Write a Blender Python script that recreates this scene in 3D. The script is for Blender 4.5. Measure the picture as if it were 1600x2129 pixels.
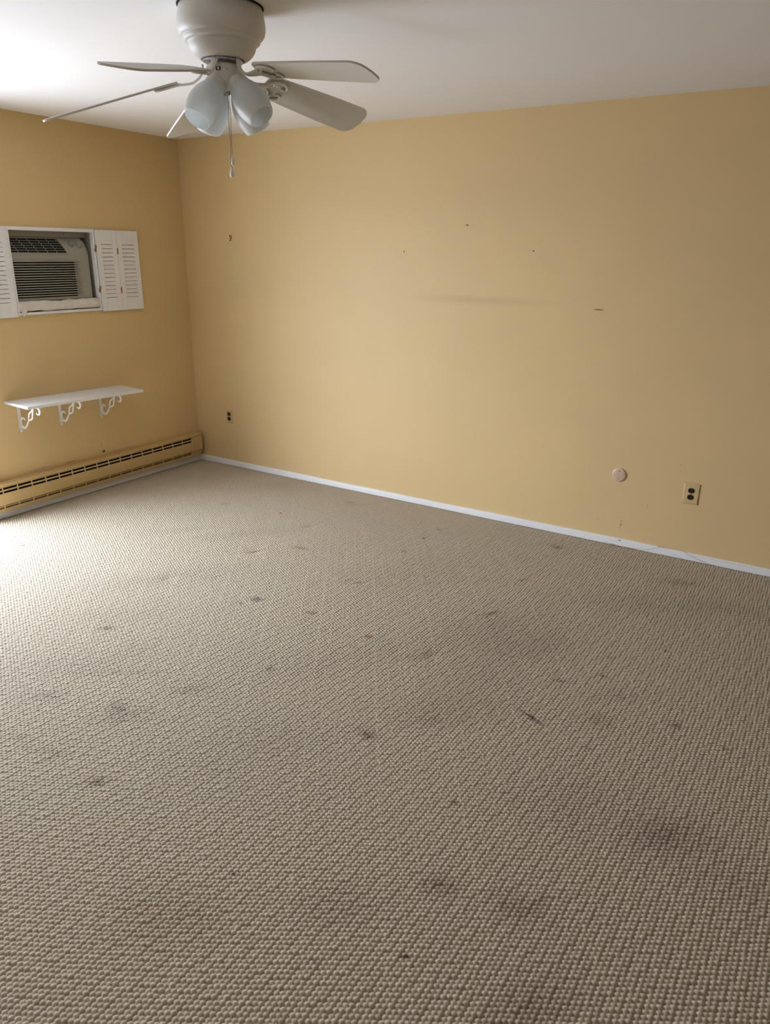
import bpy, bmesh, math, random
import numpy as np
from mathutils import Vector, Matrix
random.seed(7)
rng = np.random.default_rng(7)
for o in list(bpy.data.objects): bpy.data.objects.remove(o)
SC = bpy.context.scene
C = SC.collection
H = 2.44                       # ceiling height
RX, RY = 5.5, -5.3             # room reaches x 0..RX, y RY..0
WT = 0.28                      # thickness of the outer wall
DY0, DY1, DZ = -1.92, -3.25, 2.07   # patio doorway in the left wall

# ------------------------------------------------------------------ camera
cam_d = bpy.data.cameras.new('camera'); cam = bpy.data.objects.new('camera', cam_d); C.objects.link(cam)
yaw, pit, roll, fpx = 2.12220627, 0.340225864, 0.0135580776, 1525.56429
f = Vector((math.cos(yaw)*math.cos(pit), math.sin(yaw)*math.cos(pit), -math.sin(pit)))
r = Vector((math.sin(yaw), -math.cos(yaw), 0)); u = r.cross(f)
r2 = r*math.cos(roll)+u*math.sin(roll); u2 = u*math.cos(roll)-r*math.sin(roll)
M = Matrix((r2, u2, -f)).transposed().to_4x4(); M.translation = (4.49752546, -4.30820385, 1.67169329)
cam.matrix_world = M
cam_d.sensor_fit = 'VERTICAL'; cam_d.sensor_height = 24.0; cam_d.lens = fpx/2129*24.0
cam_d.clip_start = 0.05; cam_d.clip_end = 200
SC.camera = cam

# ------------------------------------------------------------------ world, daylight, exposure
SC.view_settings.view_transform = 'Standard'; SC.view_settings.look = 'None'
SC.view_settings.gamma = 1.0; SC.view_settings.use_curve_mapping = False
SC.view_settings.exposure = 0.31
SKY = 22.0
w = bpy.data.worlds.new('overcast_sky'); SC.world = w; w.use_nodes = True
nt = w.node_tree; nt.nodes.clear()
wo = nt.nodes.new('ShaderNodeOutputWorld'); bg = nt.nodes.new('ShaderNodeBackground')
tc = nt.nodes.new('ShaderNodeTexCoord'); sx = nt.nodes.new('ShaderNodeSeparateXYZ'); cr = nt.nodes.new('ShaderNodeValToRGB')
mr = nt.nodes.new('ShaderNodeMapRange'); mr.inputs['From Min'].default_value = -1; mr.inputs['From Max'].default_value = 1
nt.links.new(tc.outputs['Generated'], sx.inputs[0]); nt.links.new(sx.outputs['Z'], mr.inputs['Value'])
nt.links.new(mr.outputs['Result'], cr.inputs['Fac']); nt.links.new(cr.outputs['Color'], bg.inputs['Color'])
e = cr.color_ramp.elements
e[0].position = 0.0; e[0].color = (0.41, 0.455, 0.54, 1)
e[1].position = 1.0; e[1].color = (0.78, 0.93, 1.22, 1)
for ps, col in ((0.48, (0.40, 0.445, 0.53, 1)), (0.51, (0.90, 0.98, 1.12, 1)), (0.7, (0.87, 0.97, 1.16, 1))):
    n = e.new(ps); n.color = col
bg.inputs['Strength'].default_value = SKY
nt.links.new(bg.outputs[0], wo.inputs[0])
ld = bpy.data.lights.new('daylight_portal', 'AREA'); ld.shape = 'RECTANGLE'
ld.size = DZ; ld.size_y = DY0-DY1; ld.cycles.is_portal = True
lo = bpy.data.objects.new('daylight_portal', ld); C.objects.link(lo)
lo.location = (-WT-0.01, (DY0+DY1)/2, DZ/2); lo.rotation_euler = (0, -math.pi/2, 0)

# ------------------------------------------------------------------ material helpers
def mat(name, col, rough=0.6, spec=0.5, metal=0.0, bump=None, coat=0.0, var=None):
    """bump = (scale, strength, distance); var = (scale, amount) soft blotches of tone"""
    m = bpy.data.materials.new(name); m.use_nodes = True
    t = m.node_tree; b = t.nodes['Principled BSDF']
    b.inputs['Base Color'].default_value = (*col, 1); b.inputs['Roughness'].default_value = rough
    b.inputs['Specular IOR Level'].default_value = spec; b.inputs['Metallic'].default_value = metal
    b.inputs['Coat Weight'].default_value = coat
    tcn = t.nodes.new('ShaderNodeTexCoord')
    if bump:
        nz = t.nodes.new('ShaderNodeTexNoise'); nz.inputs['Scale'].default_value = bump[0]; nz.inputs['Detail'].default_value = 3
        bp = t.nodes.new('ShaderNodeBump'); bp.inputs['Strength'].default_value = bump[1]; bp.inputs['Distance'].default_value = bump[2]
        t.links.new(tcn.outputs['Object'], nz.inputs['Vector']); t.links.new(nz.outputs[0], bp.inputs['Height']); t.links.new(bp.outputs[0], b.inputs['Normal'])
    if var:
        nz = t.nodes.new('ShaderNodeTexNoise'); nz.inputs['Scale'].default_value = var[0]; nz.inputs['Detail'].default_value = 4
        mp = t.nodes.new('ShaderNodeMapRange'); mp.inputs['To Min'].default_value = 1-var[1]; mp.inputs['To Max'].default_value = 1+var[1]
        mp.inputs['From Min'].default_value = 0.3; mp.inputs['From Max'].default_value = 0.7
        mx = t.nodes.new('ShaderNodeVectorMath'); mx.operation = 'SCALE'; mx.inputs[0].default_value = col
        t.links.new(tcn.outputs['Object'], nz.inputs['Vector']); t.links.new(nz.outputs[0], mp.inputs['Value'])
        t.links.new(mp.outputs[0], mx.inputs['Scale']); t.links.new(mx.outputs[0], b.inputs['Base Color'])
    return m

YEL = (0.70, 0.512, 0.258)
def wall_mat(name, marks, YEL=YEL, rough=.50):
    """yellow eggshell paint; marks = (x, y, z, sx, sy, sz, colour, strength, noise) scuffs and chips"""
    m = mat(name, YEL, rough, 0.35, bump=(220, 0.10, 0.002))
    t = m.node_tree; b = t.nodes['Principled BSDF']
    g = t.nodes.new('ShaderNodeNewGeometry')
    nz = t.nodes.new('ShaderNodeTexNoise'); nz.inputs['Scale'].default_value = 1.1; nz.inputs['Detail'].default_value = 3
    t.links.new(g.outputs['Position'], nz.inputs['Vector'])
    mp = t.nodes.new('ShaderNodeMapRange'); mp.inputs['From Min'].default_value = .3; mp.inputs['From Max'].default_value = .7
    mp.inputs['To Min'].default_value = .965; mp.inputs['To Max'].default_value = 1.03
    t.links.new(nz.outputs[0], mp.inputs['Value'])
    sc = t.nodes.new('ShaderNodeVectorMath'); sc.operation = 'SCALE'; sc.inputs[0].default_value = YEL
    t.links.new(mp.outputs[0], sc.inputs['Scale']); cur = sc.outputs[0]
    n2 = t.nodes.new('ShaderNodeTexNoise'); n2.inputs['Scale'].default_value = 160; n2.inputs['Detail'].default_value = 3
    t.links.new(g.outputs['Position'], n2.inputs['Vector'])
    for (x, y, z, ax, ay, az, col, st, ns) in marks:
        s1 = t.nodes.new('ShaderNodeVectorMath'); s1.operation = 'SUBTRACT'; s1.inputs[1].default_value = (x, y, z)
        s2 = t.nodes.new('ShaderNodeVectorMath'); s2.operation = 'DIVIDE'; s2.inputs[1].default_value = (ax, ay, az)
        s3 = t.nodes.new('ShaderNodeVectorMath'); s3.operation = 'LENGTH'
        t.links.new(g.outputs['Position'], s1.inputs[0]); t.links.new(s1.outputs[0], s2.inputs[0]); t.links.new(s2.outputs[0], s3.inputs[0])
        ad = t.nodes.new('ShaderNodeMath'); ad.operation = 'MULTIPLY_ADD'; ad.inputs[1].default_value = ns*2; 
        t.links.new(n2.outputs[0], ad.inputs[0]); t.links.new(s3.outputs['Value'], ad.inputs[2])
        q = t.nodes.new('ShaderNodeMapRange'); soft = 0.35 if ns else 0.95
        q.interpolation_type = 'SMOOTHSTEP'
        q.inputs['From Min'].default_value = 1.0+ns; q.inputs['From Max'].default_value = 1.0+ns-soft
        q.inputs['To Min'].default_value = 0; q.inputs['To Max'].default_value = st
        t.links.new(ad.outputs[0], q.inputs['Value'])
        mx = t.nodes.new('ShaderNodeMix'); mx.data_type = 'RGBA'; mx.inputs[7].default_value = (*col, 1)
        t.links.new(q.outputs[0], mx.inputs[0]); t.links.new(cur, mx.inputs[6]); cur = mx.outputs[2]
    t.links.new(cur, b.inputs['Base Color'])
    return m

M_ceil = mat('ceiling_paint', (0.87, 0.85, 0.83), 0.85, 0.2, bump=(120, .06, .002))
M_white = mat('white_gloss_paint', (0.80, 0.80, 0.81), 0.38, 0.5, bump=(90, .05, .001), var=(6, .03))
M_shut = mat('white_shutter_paint', (0.80, 0.79, 0.78), 0.45, 0.45, bump=(150, .05, .001))
M_fan = mat('cream_enamel', (0.68, 0.645, 0.58), 0.45, 0.45)
M_blade = mat('cream_blade_laminate', (0.60, 0.565, 0.50), 0.48, 0.4, bump=(200, .03, .001))
M_heat = mat('yellow_painted_metal', (0.60, 0.425, 0.19), 0.36, 0.5, bump=(60, .05, .002), var=(5, .04))
M_dark = mat('dark_hollow', (0.012, 0.011, 0.010), 0.8, 0.2)
M_ac = mat('aged_grey_plastic', (0.34, 0.325, 0.275), 0.45, 0.4, bump=(300, .04, .001), var=(4, .04))
M_acg = mat('grille_plastic', (0.33, 0.31, 0.27), 0.5, 0.4)
M_acl = mat('faded_print', (0.24, 0.25, 0.24), 0.6, 0.3)
M_blue = mat('blue_print', (0.03, 0.10, 0.30), 0.6, 0.3)
M_knob = mat('knob_plastic', (0.30, 0.29, 0.25), 0.4, 0.4)
M_box = mat('sleeve_paint', (0.34, 0.31, 0.25), 0.6, 0.3)
M_brass = mat('aged_brass', (0.42, 0.28, 0.10), 0.35, 0.5, metal=0.9)
M_steel = mat('dull_steel', (0.42, 0.42, 0.42), 0.35, 0.5, metal=0.9, var=(80, .3))
M_chain = mat('beaded_chain_metal', (0.16, 0.13, 0.11), 0.35, 0.5, metal=0.6)
M_black = mat('black_receptacle', (0.008, 0.008, 0.009), 0.35, 0.5)
M_rust = mat('rusty_metal', (0.10, 0.05, 0.015), 0.6, 0.4, metal=0.3)
M_ivory = mat('ivory_plastic', (0.62, 0.46, 0.22), 0.35, 0.5)
M_pink = mat('beige_plastic', (0.62, 0.47, 0.33), 0.28, 0.5)
M_knobw = mat('pull_white', (0.78, 0.77, 0.74), 0.3, 0.5, bump=(600, .3, .001))
M_cloth = mat('off_white_cloth', (0.74, 0.68, 0.60), 0.95, 0.1, bump=(500, .4, .001), var=(30, .07))
M_cord = mat('thin_white_cord', (0.62, 0.55, 0.42), 0.5, 0.4)
M_jamb = mat('door_frame_white', (0.75, 0.75, 0.74), 0.5, 0.4)
M_lag = mat('lens_dark', (0.03, 0.03, 0.03), 0.5, 0.4)
# frosted glass
M_glass = bpy.data.materials.new('frosted_white_glass'); M_glass.use_nodes = True
t = M_glass.node_tree; b = t.nodes['Principled BSDF']; out = t.nodes['Material Output']
b.inputs['Base Color'].default_value = (0.82, 0.83, 0.82, 1); b.inputs['Roughness'].default_value = 0.38
tr = t.nodes.new('ShaderNodeBsdfTranslucent'); tr.inputs['Color'].default_value = (0.88, 0.91, 0.90, 1)
mxs = t.nodes.new('ShaderNodeMixShader'); mxs.inputs[0].default_value = 0.45
t.links.new(b.outputs[0], mxs.inputs[1]); t.links.new(tr.outputs[0], mxs.inputs[2]); t.links.new(mxs.outputs[0], out.inputs['Surface'])

# ------------------------------------------------------------------ mesh helpers
def link(name, me, m=None, parent=None, smooth=False, kind=None):
    if isinstance(me, bmesh.types.BMesh):
        bm = me; me = bpy.data.meshes.new(name); bmesh.ops.recalc_face_normals(bm, faces=bm.faces); bm.to_mesh(me); bm.free()
    o = bpy.data.objects.new(name, me); C.objects.link(o)
    if m: me.materials.append(m)
    if smooth:
        me.polygons.foreach_set('use_smooth', [True]*len(me.polygons))
        if smooth != 'all':
            try: me.set_sharp_from_angle(angle=math.radians(35))
            except Exception: pass
    if parent: o.parent = parent
    if kind: o['kind'] = kind
    return o
def tag(o, label, cat, group=None):
    o['label'] = label; o['category'] = cat
    if group: o['group'] = group
    return o
def thing(name, loc, label, cat, group=None, rz=0):
    o = bpy.data.objects.new(name, None); C.objects.link(o); o.location = loc; o.rotation_euler = (0, 0, rz)
    o.empty_display_size = .05
    return tag(o, label, cat, group)
def box(bm, lo, hi, bev=0, seg=1):
    vs = [bm.verts.new((x, y, z)) for x in (lo[0], hi[0]) for y in (lo[1], hi[1]) for z in (lo[2], hi[2])]
    fs = [bm.faces.new([vs[i] for i in q]) for q in ((0,1,3,2),(4,6,7,5),(0,4,5,1),(2,3,7,6),(0,2,6,4),(1,5,7,3))]
    if bev:
        es = list({e for f_ in fs for e in f_.edges})
        bmesh.ops.bevel(bm, geom=es, offset=bev, segments=seg, affect='EDGES', profile=.5)
    return bm
def B(*boxes, bev=0, seg=1):
    bm = bmesh.new()
    for lo_, hi_ in boxes: box(bm, lo_, hi_, bev, seg)
    return bm
def lathe(prof, n=48, bm=None, mtx=None, close=False):
    bm = bm or bmesh.new(); rings = []
    for (r_, z_) in prof:
        if r_ < 1e-6: rings.append([bm.verts.new((0, 0, z_))])
        else: rings.append([bm.verts.new((r_*math.cos(2*math.pi*k/n), r_*math.sin(2*math.pi*k/n), z_)) for k in range(n)])
    for a, b_ in zip(rings, rings[1:]):
        for k in range(n):
            k2 = (k+1) % n
            if len(a) == 1 and len(b_) == 1: continue
            if len(a) == 1: bm.faces.new((a[0], b_[k], b_[k2]))
            elif len(b_) == 1: bm.faces.new((a[k], b_[0], a[k2]))
            else: bm.faces.new((a[k], b_[k], b_[k2], a[k2]))
    if mtx is not None: bmesh.ops.transform(bm, matrix=mtx, verts=[v for rg in rings for v in rg])
    return bm
def catmull(pts, n=6):
    P = [Vector(p) for p in pts]; P = [P[0]*2-P[1]]+P+[P[-1]*2-P[-2]]; out = []
    for i in range(1, len(P)-2):
        for k in range(n):
            s = k/n
            out.append(0.5*((2*P[i])+(P[i+1]-P[i-1])*s+(2*P[i-1]-5*P[i]+4*P[i+1]-P[i+2])*s*s+(3*P[i]-P[i-1]-3*P[i+1]+P[i+2])*s**3))
    out.append(P[-2]); return out
def sweep(bm, pts, ra, rb=None, up=(0, 0, 1), n=8, square=False, smooth=6, taper=None):
    """tube of half-width ra (sideways) and rb (along up) swept over a smoothed path"""
    rb = rb or ra
    P = catmull(pts, smooth) if smooth else [Vector(p) for p in pts]
    up = Vector(up); rings = []
    for i, p in enumerate(P):
        T = (P[min(i+1, len(P)-1)]-P[max(i-1, 0)]).normalized()
        S = T.cross(up); S = S.normalized() if S.length > 1e-5 else Vector((1, 0, 0)); U = S.cross(T).normalized()
        f_ = i/(len(P)-1); k_ = taper(f_) if taper else 1
        ring = []
        for j in range(n):
            a = 2*math.pi*(j+(.5 if square else 0))/n
            ca, sa = math.cos(a), math.sin(a)
            if square: ca, sa = (1 if ca > 0 else -1), (1 if sa > 0 else -1)
            ring.append(bm.verts.new(p+S*ra*k_*ca+U*rb*k_*sa))
        rings.append(ring)
    for a, b_ in zip(rings, rings[1:]):
        for j in range(n): bm.faces.new((a[j], a[(j+1) % n], b_[(j+1) % n], b_[j]))
    bm.faces.new(rings[0][::-1]); bm.faces.new(rings[-1])
    return bm
def prism(bm, poly, d0, d1, axes, bev=0):
    """extrude a 2-D polygon; axes maps (a, b, d) to xyz"""
    lo_ = [bm.verts.new(axes(a, b_, d0)) for a, b_ in poly]; hi_ = [bm.verts.new(axes(a, b_, d1)) for a, b_ in poly]
    n = len(poly); f1 = bm.faces.new(lo_[::-1]); f2 = bm.faces.new(hi_)
    for i in range(n): bm.faces.new((lo_[i], lo_[(i+1) % n], hi_[(i+1) % n], hi_[i]))
    if bev: bmesh.ops.bevel(bm, geom=list(f1.edges)+list(f2.edges), offset=bev, segments=2, affect='EDGES', profile=.6)
    return bm

# ------------------------------------------------------------------ room shell
# yellow walls
DK = (0.10, 0.055, 0.02); SM = (0.36, 0.25, 0.10); LT = (0.68, 0.55, 0.33)
marks_back = [
    (2.50, 0, 1.400, .66, .05, .040, SM, .22, 0), (1.76, 0, 1.395, .14, .05, .035, LT, .12, 0),
    (3.255, 0, 1.379, .036, .02, .0045, DK, .75, .25), (3.527, 0, .153, .004, .02, .007, SM, .9, .2),
    (3.528, 0, .133, .005, .02, .007, DK, .7, .2), (3.527, 0, .115, .003, .02, .012, SM, .6, .2),
    (3.383, 0, .133, .004, .02, .003, SM, .8, .2), (3.666, 0, .276, .0018, .02, .009, DK, .6, .2),
    (3.814, 0, .552, .006, .02, .004, SM, .8, .3), (3.476, 0, .487, .022, .02, .012, LT, .7, .3),
    (2.404, 0, 1.833, .012, .02, .005, DK, .8, .3), (1.966, 0, 1.676, .008, .02, .008, DK, .55, .5),
    (2.838, 0, 1.69, .008, .02, .005, DK, .7, .3), (3.58, 0, .085, .012, .02, .005, LT, .8, .3),
    (2.95, 0, 1.62, .14, .02, .10, SM, .05, 0), (0.62, 0, 1.2, .06, .02, .35, SM, .05, 0)]
marks_left = [
    (0, -.946, .268, .02, .013, .011, (0.07, .03, .02), .95, .3), (0, -.961, .32, .02, .0022, .03, SM, .8, .6),
    (0, -.70, .252, .02, .03, .006, (.60, .45, .38), .8, .3), (0, -1.45, .258, .02, .10, .008, (.55, .40, .28), .7, .4),
    (0, -1.232, .253, .02, .06, .003, DK, .6, .4), (0, -.80, .249, .02, .12, .0035, (.30, .16, .09), .5, .5)]
M_wb = wall_mat('yellow_wall_paint_back', marks_back)
M_wl = wall_mat('yellow_wall_paint_left', marks_left)
M_w = mat('plain_wall_paint', (0.46, 0.37, 0.26), 0.6, 0.3, bump=(40, .1, .002))
OY0, OY1, OZ0, OZ1 = -1.464, -0.833, 1.268, 1.789     # opening for the air conditioner
def panel_wall(name, ys, zs, holes, m):
    """left wall as a grid of solid blocks with holes left open"""
    bm = bmesh.new(); vd = {}
    def V(x, y, z):
        k = (x, y, z)
        if k not in vd: vd[k] = bm.verts.new(k)
        return vd[k]
    solid = lambda i, j: 0 <= i < len(ys)-1 and 0 <= j < len(zs)-1 and (i, j) not in holes
    for i in range(len(ys)-1):
        for j in range(len(zs)-1):
            if not solid(i, j): continue
            y0, y1, z0, z1 = ys[i], ys[i+1], zs[j], zs[j+1]
            bm.faces.new((V(0, y0, z0), V(0, y1, z0), V(0, y1, z1), V(0, y0, z1)))
            bm.faces.new((V(-WT, y0, z0), V(-WT, y0, z1), V(-WT, y1, z1), V(-WT, y1, z0)))
            for (di, dj, a, b_) in ((-1, 0, (y0, z0), (y0, z1)), (1, 0, (y1, z0), (y1, z1)), (0, -1, (y0, z0), (y1, z0)), (0, 1, (y0, z1), (y1, z1))):
                if not solid(i+di, j+dj):
                    bm.faces.new((V(0, *a), V(0, *b_), V(-WT, *b_), V(-WT, *a)))
    return link(name, bm, m, kind='structure')
M_wd = mat('darkened_unseen_wall', (0.20, 0.14, 0.08), 0.6, 0.3, bump=(40, .1, .002))  # unseen right wall, colour made dark to cut bounced light
ys = [RY, DY1, DY0, OY0, OY1, 0.0]; zs = [-.05, .02, OZ0, OZ1, DZ, H]
wl = panel_wall('wall_left', ys, zs, {(1, 1), (1, 2), (1, 3), (3, 2)}, M_wl)
link('wall_back', B(((-WT, 0, -.05), (RX+.15, .15, H))), M_wb, kind='structure')
link('wall_right', B(((RX, RY, -.05), (RX+.15, 0, H))), M_wd, kind='structure')
link('wall_front', B(((-WT, RY-.15, -.05), (RX+.15, RY, H))), M_w, kind='structure')
link('ceiling', B(((-WT, RY-.15, H), (RX+.15, .15, H+.1))), M_ceil, kind='structure')
# patio doorway lining just out of frame
fr = B(((-WT, DY0-.03, .02), (0.012, DY0-.001, DZ-.001)), ((-WT, DY1+.001, .02), (0.012, DY1+.03, DZ-.001)), ((-WT, DY1+.03, DZ-.03), (0.012, DY0-.03, DZ-.001)),
       ((-.12, (DY0+DY1)/2-.03, .02), (-.08, (DY0+DY1)/2+.03, DZ-.03)))
link('door_1', fr, M_jamb, kind='structure')

# baseboards: rounded top, old gloss white
def bb_profile(h, d): return [(0, 0), (d, 0), (d, h-.010), (d*.85, h-.004), (d*.5, h-.0005), (0, h)]
bm = bmesh.new(); nseg = 60
prof = bb_profile(.043, .013)
rows = []
for i in range(nseg+1):
    x = .016+(RX-.016)*i/nseg
    wob = .0012*math.sin(x*2.3)+.0008*math.sin(x*7.1+1)
    rows.append([bm.verts.new((x, -a-(wob if a else 0), b_+(wob*1.2 if b_ else 0))) for a, b_ in prof])
for a, b_ in zip(rows, rows[1:]):
    for j in range(len(prof)-1): bm.faces.new((a[j], a[j+1], b_[j+1], b_[j]))
bm.faces.new(rows[0]); bm.faces.new(rows[-1][::-1])
M_bb = wall_mat('worn_white_baseboard', [(3.536, -.014, .036, .010, .03, .0035, DK, .85, .4), (3.515, -.014, .026, .003, .03, .002, DK, .8, .3), (3.50, -.014, .003, .030, .03, .004, (.25, .22, .18), .7, .6),
    (3.60, -.014, .002, .05, .03, .003, (.2, .17, .13), .6, .6), (3.86, -.014, .018, .012, .03, .0015, (.3, .3, .3), .7, .2), (3.78, -.012, .0445, .03, .03, .0015, DK, .6, .3), (3.90, -.012, .0445, .02, .03, .0015, DK, .7, .3),
    (4.15, -.013, .034, .22, .03, .0012, (.45, .35, .28), .6, .2), (1.27, -.014, .022, .003, .03, .002, DK, .6, .2), (.90, -.014, .02, .002, .03, .002, DK, .5, .2)], (0.80, 0.79, 0.775), .38)
link('baseboard_back', bm, M_bb, kind='structure', smooth=True)
bm = bmesh.new(); prism(bm, [(a*1.45, b_) for a, b_ in bb_profile(.047, .014)], -1.90, -.0135, lambda a, b_, d: (a, d, b_))
link('baseboard_left', bm, M_white, kind='structure', smooth=True)

# ------------------------------------------------------------------ carpet floor (real loops, wear and stains)
A0 = 0.0155; AX = A0*math.sqrt(3)
dy, dx = A0/7, AX/12
nx = int(4.95/dx); ny = int(4.30/dy)
X = np.arange(nx)*dx; Y = -np.arange(ny)*dy
GX, GY = np.meshgrid(X, Y, indexing='ij')
def carpet_h(x, y):
    # gentle drift so that rows wander like a stretched carpet
    xx = x+.006*np.sin(y*2.1+1)+.004*np.sin(x*3.3+y*1.7); yy = y+.006*np.sin(x*1.7+2)+.003*np.sin(y*4+x*2.9)
    best = np.full(x.shape, 9.0); h = np.zeros(x.shape)
    for ox, oy in ((0, 0), (AX/2, A0/2)):
        i = np.round((xx-ox)/AX).astype(int); j = np.round((yy-oy)/A0).astype(int)
        for di, dj in ((0, 0), (1, 0), (-1, 0), (0, 1), (0, -1)):
            ii, jj = i+di, j+dj
            s = (ii*7919+jj*104729+(1 if ox else 0)*15485863)
            r1 = ((s*2654435761) % 4294967296)/4294967296.-.5; r2_ = ((s*2246822519+3266489917) % 4294967296)/4294967296.-.5; r3 = ((s*3266489917+668265263) % 4294967296)/4294967296.-.5
            cx = ii*AX+ox+r1*.0024; cy = jj*A0+oy+r2_*.0024
            ex = (xx-cx)*.906+(yy-cy)*.423; ey = -(xx-cx)*.423+(yy-cy)*.906
            dd = np.sqrt((ex/.570)**2+(ey/.540)**2)/(A0*(1+.08*r3))
            hh = np.sqrt(np.clip(1-dd*dd, 0, 1))*(.88+.24*r3)
            h = np.maximum(h, hh)
    return h
hgt = carpet_h(GX, GY).astype(np.float32)
# dents left by furniture feet
DENT = [(1.703, -.236, .05, .5), (2.445, -1.314, .05, .25), (1.746, -1.298, .05, .6), (3.231, -.238, .035, .3), (1.609, -1.837, .06, .6), (1.758, -.773, .05, .6), (3.19, -1.759, .05, .6)]
# (x, y, rx, ry, angle, dark, hue) hue: 0 grey, 1 brown, 2 orange-tan
ST = [(1.703,-.236,.035,.018,35,.55,0),(1.79,-.25,.10,.03,40,.18,0),(1.444,-.693,.010,.008,0,.8,1),(1.758,-.773,.055,.007,58,.45,0),(1.746,-1.298,.055,.010,60,.5,1),
 (1.937,-1.107,.055,.020,10,.28,2),(2.445,-1.314,.050,.006,62,.6,1),(2.50,-1.322,.022,.016,60,.45,2),(2.182,-1.775,.028,.022,0,.6,1),(2.144,-1.851,.011,.008,0,1.0,0),
 (2.504,-1.74,.022,.016,20,.65,2),(2.87,-1.787,.020,.014,20,.7,2),(2.484,-.372,.014,.010,0,.7,1),(2.476,-.56,.010,.008,0,.95,0),(2.483,-.808,.015,.012,0,.5,2),
 (3.231,-.238,.035,.025,30,.45,1),(3.20,-.20,.05,.02,30,.25,0),(3.226,-.806,.035,.012,60,.45,1),(1.792,-1.716,.07,.010,60,.30,0),(1.799,-2.389,.040,.018,40,.45,1),
 (2.667,-2.25,.022,.018,0,.45,0),(2.499,-2.542,.07,.035,40,.33,0),(2.418,-2.808,.10,.05,40,.33,0),(2.36,-2.78,.05,.03,0,.25,1),(2.062,-2.878,.07,.035,30,.28,0),(2.226,-3.089,.06,.015,15,.28,0),
 (2.374,-3.085,.10,.015,20,.30,0),(2.40,-3.12,.05,.012,70,.30,0),(2.64,-3.101,.035,.022,40,.40,1),(3.265,-2.402,.026,.018,0,.5,1),(3.25,-2.39,.06,.03,0,.15,1),(3.726,-1.965,.050,.008,-20,.85,1),(3.75,-1.985,.03,.006,-20,.6,1),
 (3.955,-1.843,.06,.05,0,.18,2),(3.241,-1.269,.06,.014,60,.40,1),(3.19,-1.759,.09,.03,50,.22,0),(3.502,-1.464,.26,.15,50,.15,1),(3.30,-1.40,.35,.16,60,.10,1),(3.132,-1.83,.05,.022,30,.30,0),
 (4.212,-1.721,.025,.022,0,.45,0),(3.738,-1.657,.030,.018,20,.35,0),(3.875,-1.524,.022,.012,0,.40,1),(4.058,-1.162,.012,.009,0,.7,1),(3.855,-1.36,.016,.010,0,.45,0),(4.394,-1.77,.009,.007,0,.8,1),
 (4.31,-2.317,.14,.09,40,.22,1),(4.31,-2.317,.06,.04,40,.18,1),(3.836,-3.105,.010,.008,0,1.0,0),(3.804,-2.865,.05,.035,30,.30,1),(4.018,-2.815,.07,.05,0,.20,1),(4.062,-2.768,.05,.02,60,.30,0),
 (3.291,-3.143,.007,.006,0,.95,0),(3.653,-3.239,.007,.006,0,.9,0),(3.692,-2.544,.014,.009,0,.7,1),(4.15,-3.065,.12,.06,60,.20,1),(3.968,-2.035,.022,.010,0,.3,1),(3.964,-1.645,.11,.05,40,.22,0),
 (3.952,-.363,.12,.05,20,.18,1),(3.439,-1.794,.20,.16,40,.07,1),(3.6,-3.072,.12,.08,30,.12,1),(3.24,-3.338,.16,.10,30,.14,2),(1.491,-1.138,.28,.07,50,.18,0),(1.609,-1.837,.45,.10,50,.16,0),
 (1.754,-2.274,.22,.08,40,.12,0),(1.12,-1.28,.30,.05,50,.10,0),(2.0,-2.62,.25,.10,40,.14,0),(2.05,-2.45,.06,.05,0,.18,0),(2.15,-2.62,.20,.03,35,.16,0),(2.7,-1.0,.5,.2,50,.05,2),(1.02,-.22,.25,.12,30,.07,2),
 (3.85,-.75,.35,.12,20,.08,1),(2.9,-2.0,.35,.10,55,.06,1),(3.0,-2.62,.20,.12,40,.06,1),(4.0,-2.35,.25,.15,30,.07,1),(3.45,-2.05,.2,.12,30,.10,2),(3.40,-2.2,.12,.06,30,.12,1),
 (0.55,-1.99,.014,.010,0,.75,0),(0.25,-1.72,.018,.005,30,.35,1),(1.0,-.75,.04,.02,50,.14,1),(2.9,-2.85,.10,.05,0,.08,0),(4.5,-2.4,.15,.1,0,.08,1),(4.25,-.55,.3,.1,10,.08,1)]
stain = np.zeros(GX.shape, np.float32); hue1 = np.zeros(GX.shape, np.float32); hue2 = np.zeros(GX.shape, np.float32)
wn = (np.sin(GX*71+np.sin(GY*53)*2)*np.sin(GY*63+np.sin(GX*47)*2)*.22+np.sin(GX*190+GY*70)*np.sin(GY*210-GX*60)*.25).astype(np.float32)
rag = rng.random(GX.shape, dtype=np.float32)
for (sx_, sy_, rx_, ry_, an, dk, hu) in ST:
    k = max(rx_, ry_)*2.4
    i0, i1 = max(0, int((sx_-k)/dx)), min(nx, int((sx_+k)/dx)+1); j0, j1 = max(0, int((-sy_-k)/dy)), min(ny, int((-sy_+k)/dy)+1)
    if i0 >= i1 or j0 >= j1: continue
    sl = (slice(i0, i1), slice(j0, j1)); a = math.radians(an)
    px, py = GX[sl]-sx_, GY[sl]-sy_
    q = ((px*math.cos(a)+py*math.sin(a))/rx_)**2+((-px*math.sin(a)+py*math.cos(a))/ry_)**2
    v = np.exp(-q*1.1)*dk*(.8 if hu == 0 and max(rx_, ry_) > .03 else 1.15)*(1+wn[sl]*1.6)*(.75+.5*rag[sl])
    v = np.clip(v, 0, 1).astype(np.float32)
    stain[sl] = 1-(1-stain[sl])*(1-v)
    if hu == 1: hue1[sl] = np.maximum(hue1[sl], v)
    if hu == 2: hue2[sl] = np.maximum(hue2[sl], v)
sag = np.zeros(GX.shape, np.float32)
for (sx_, sy_, rr, dd) in DENT: sag += dd*.008*np.exp(-((GX-sx_)**2+(GY-sy_)**2)/(rr*rr*.5)).astype(np.float32)
PILE = 0.0072
GZ = (hgt-1.0)*PILE-sag+.0012*np.sin(GX*3.1)*np.sin(GY*2.7)-.001
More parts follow.
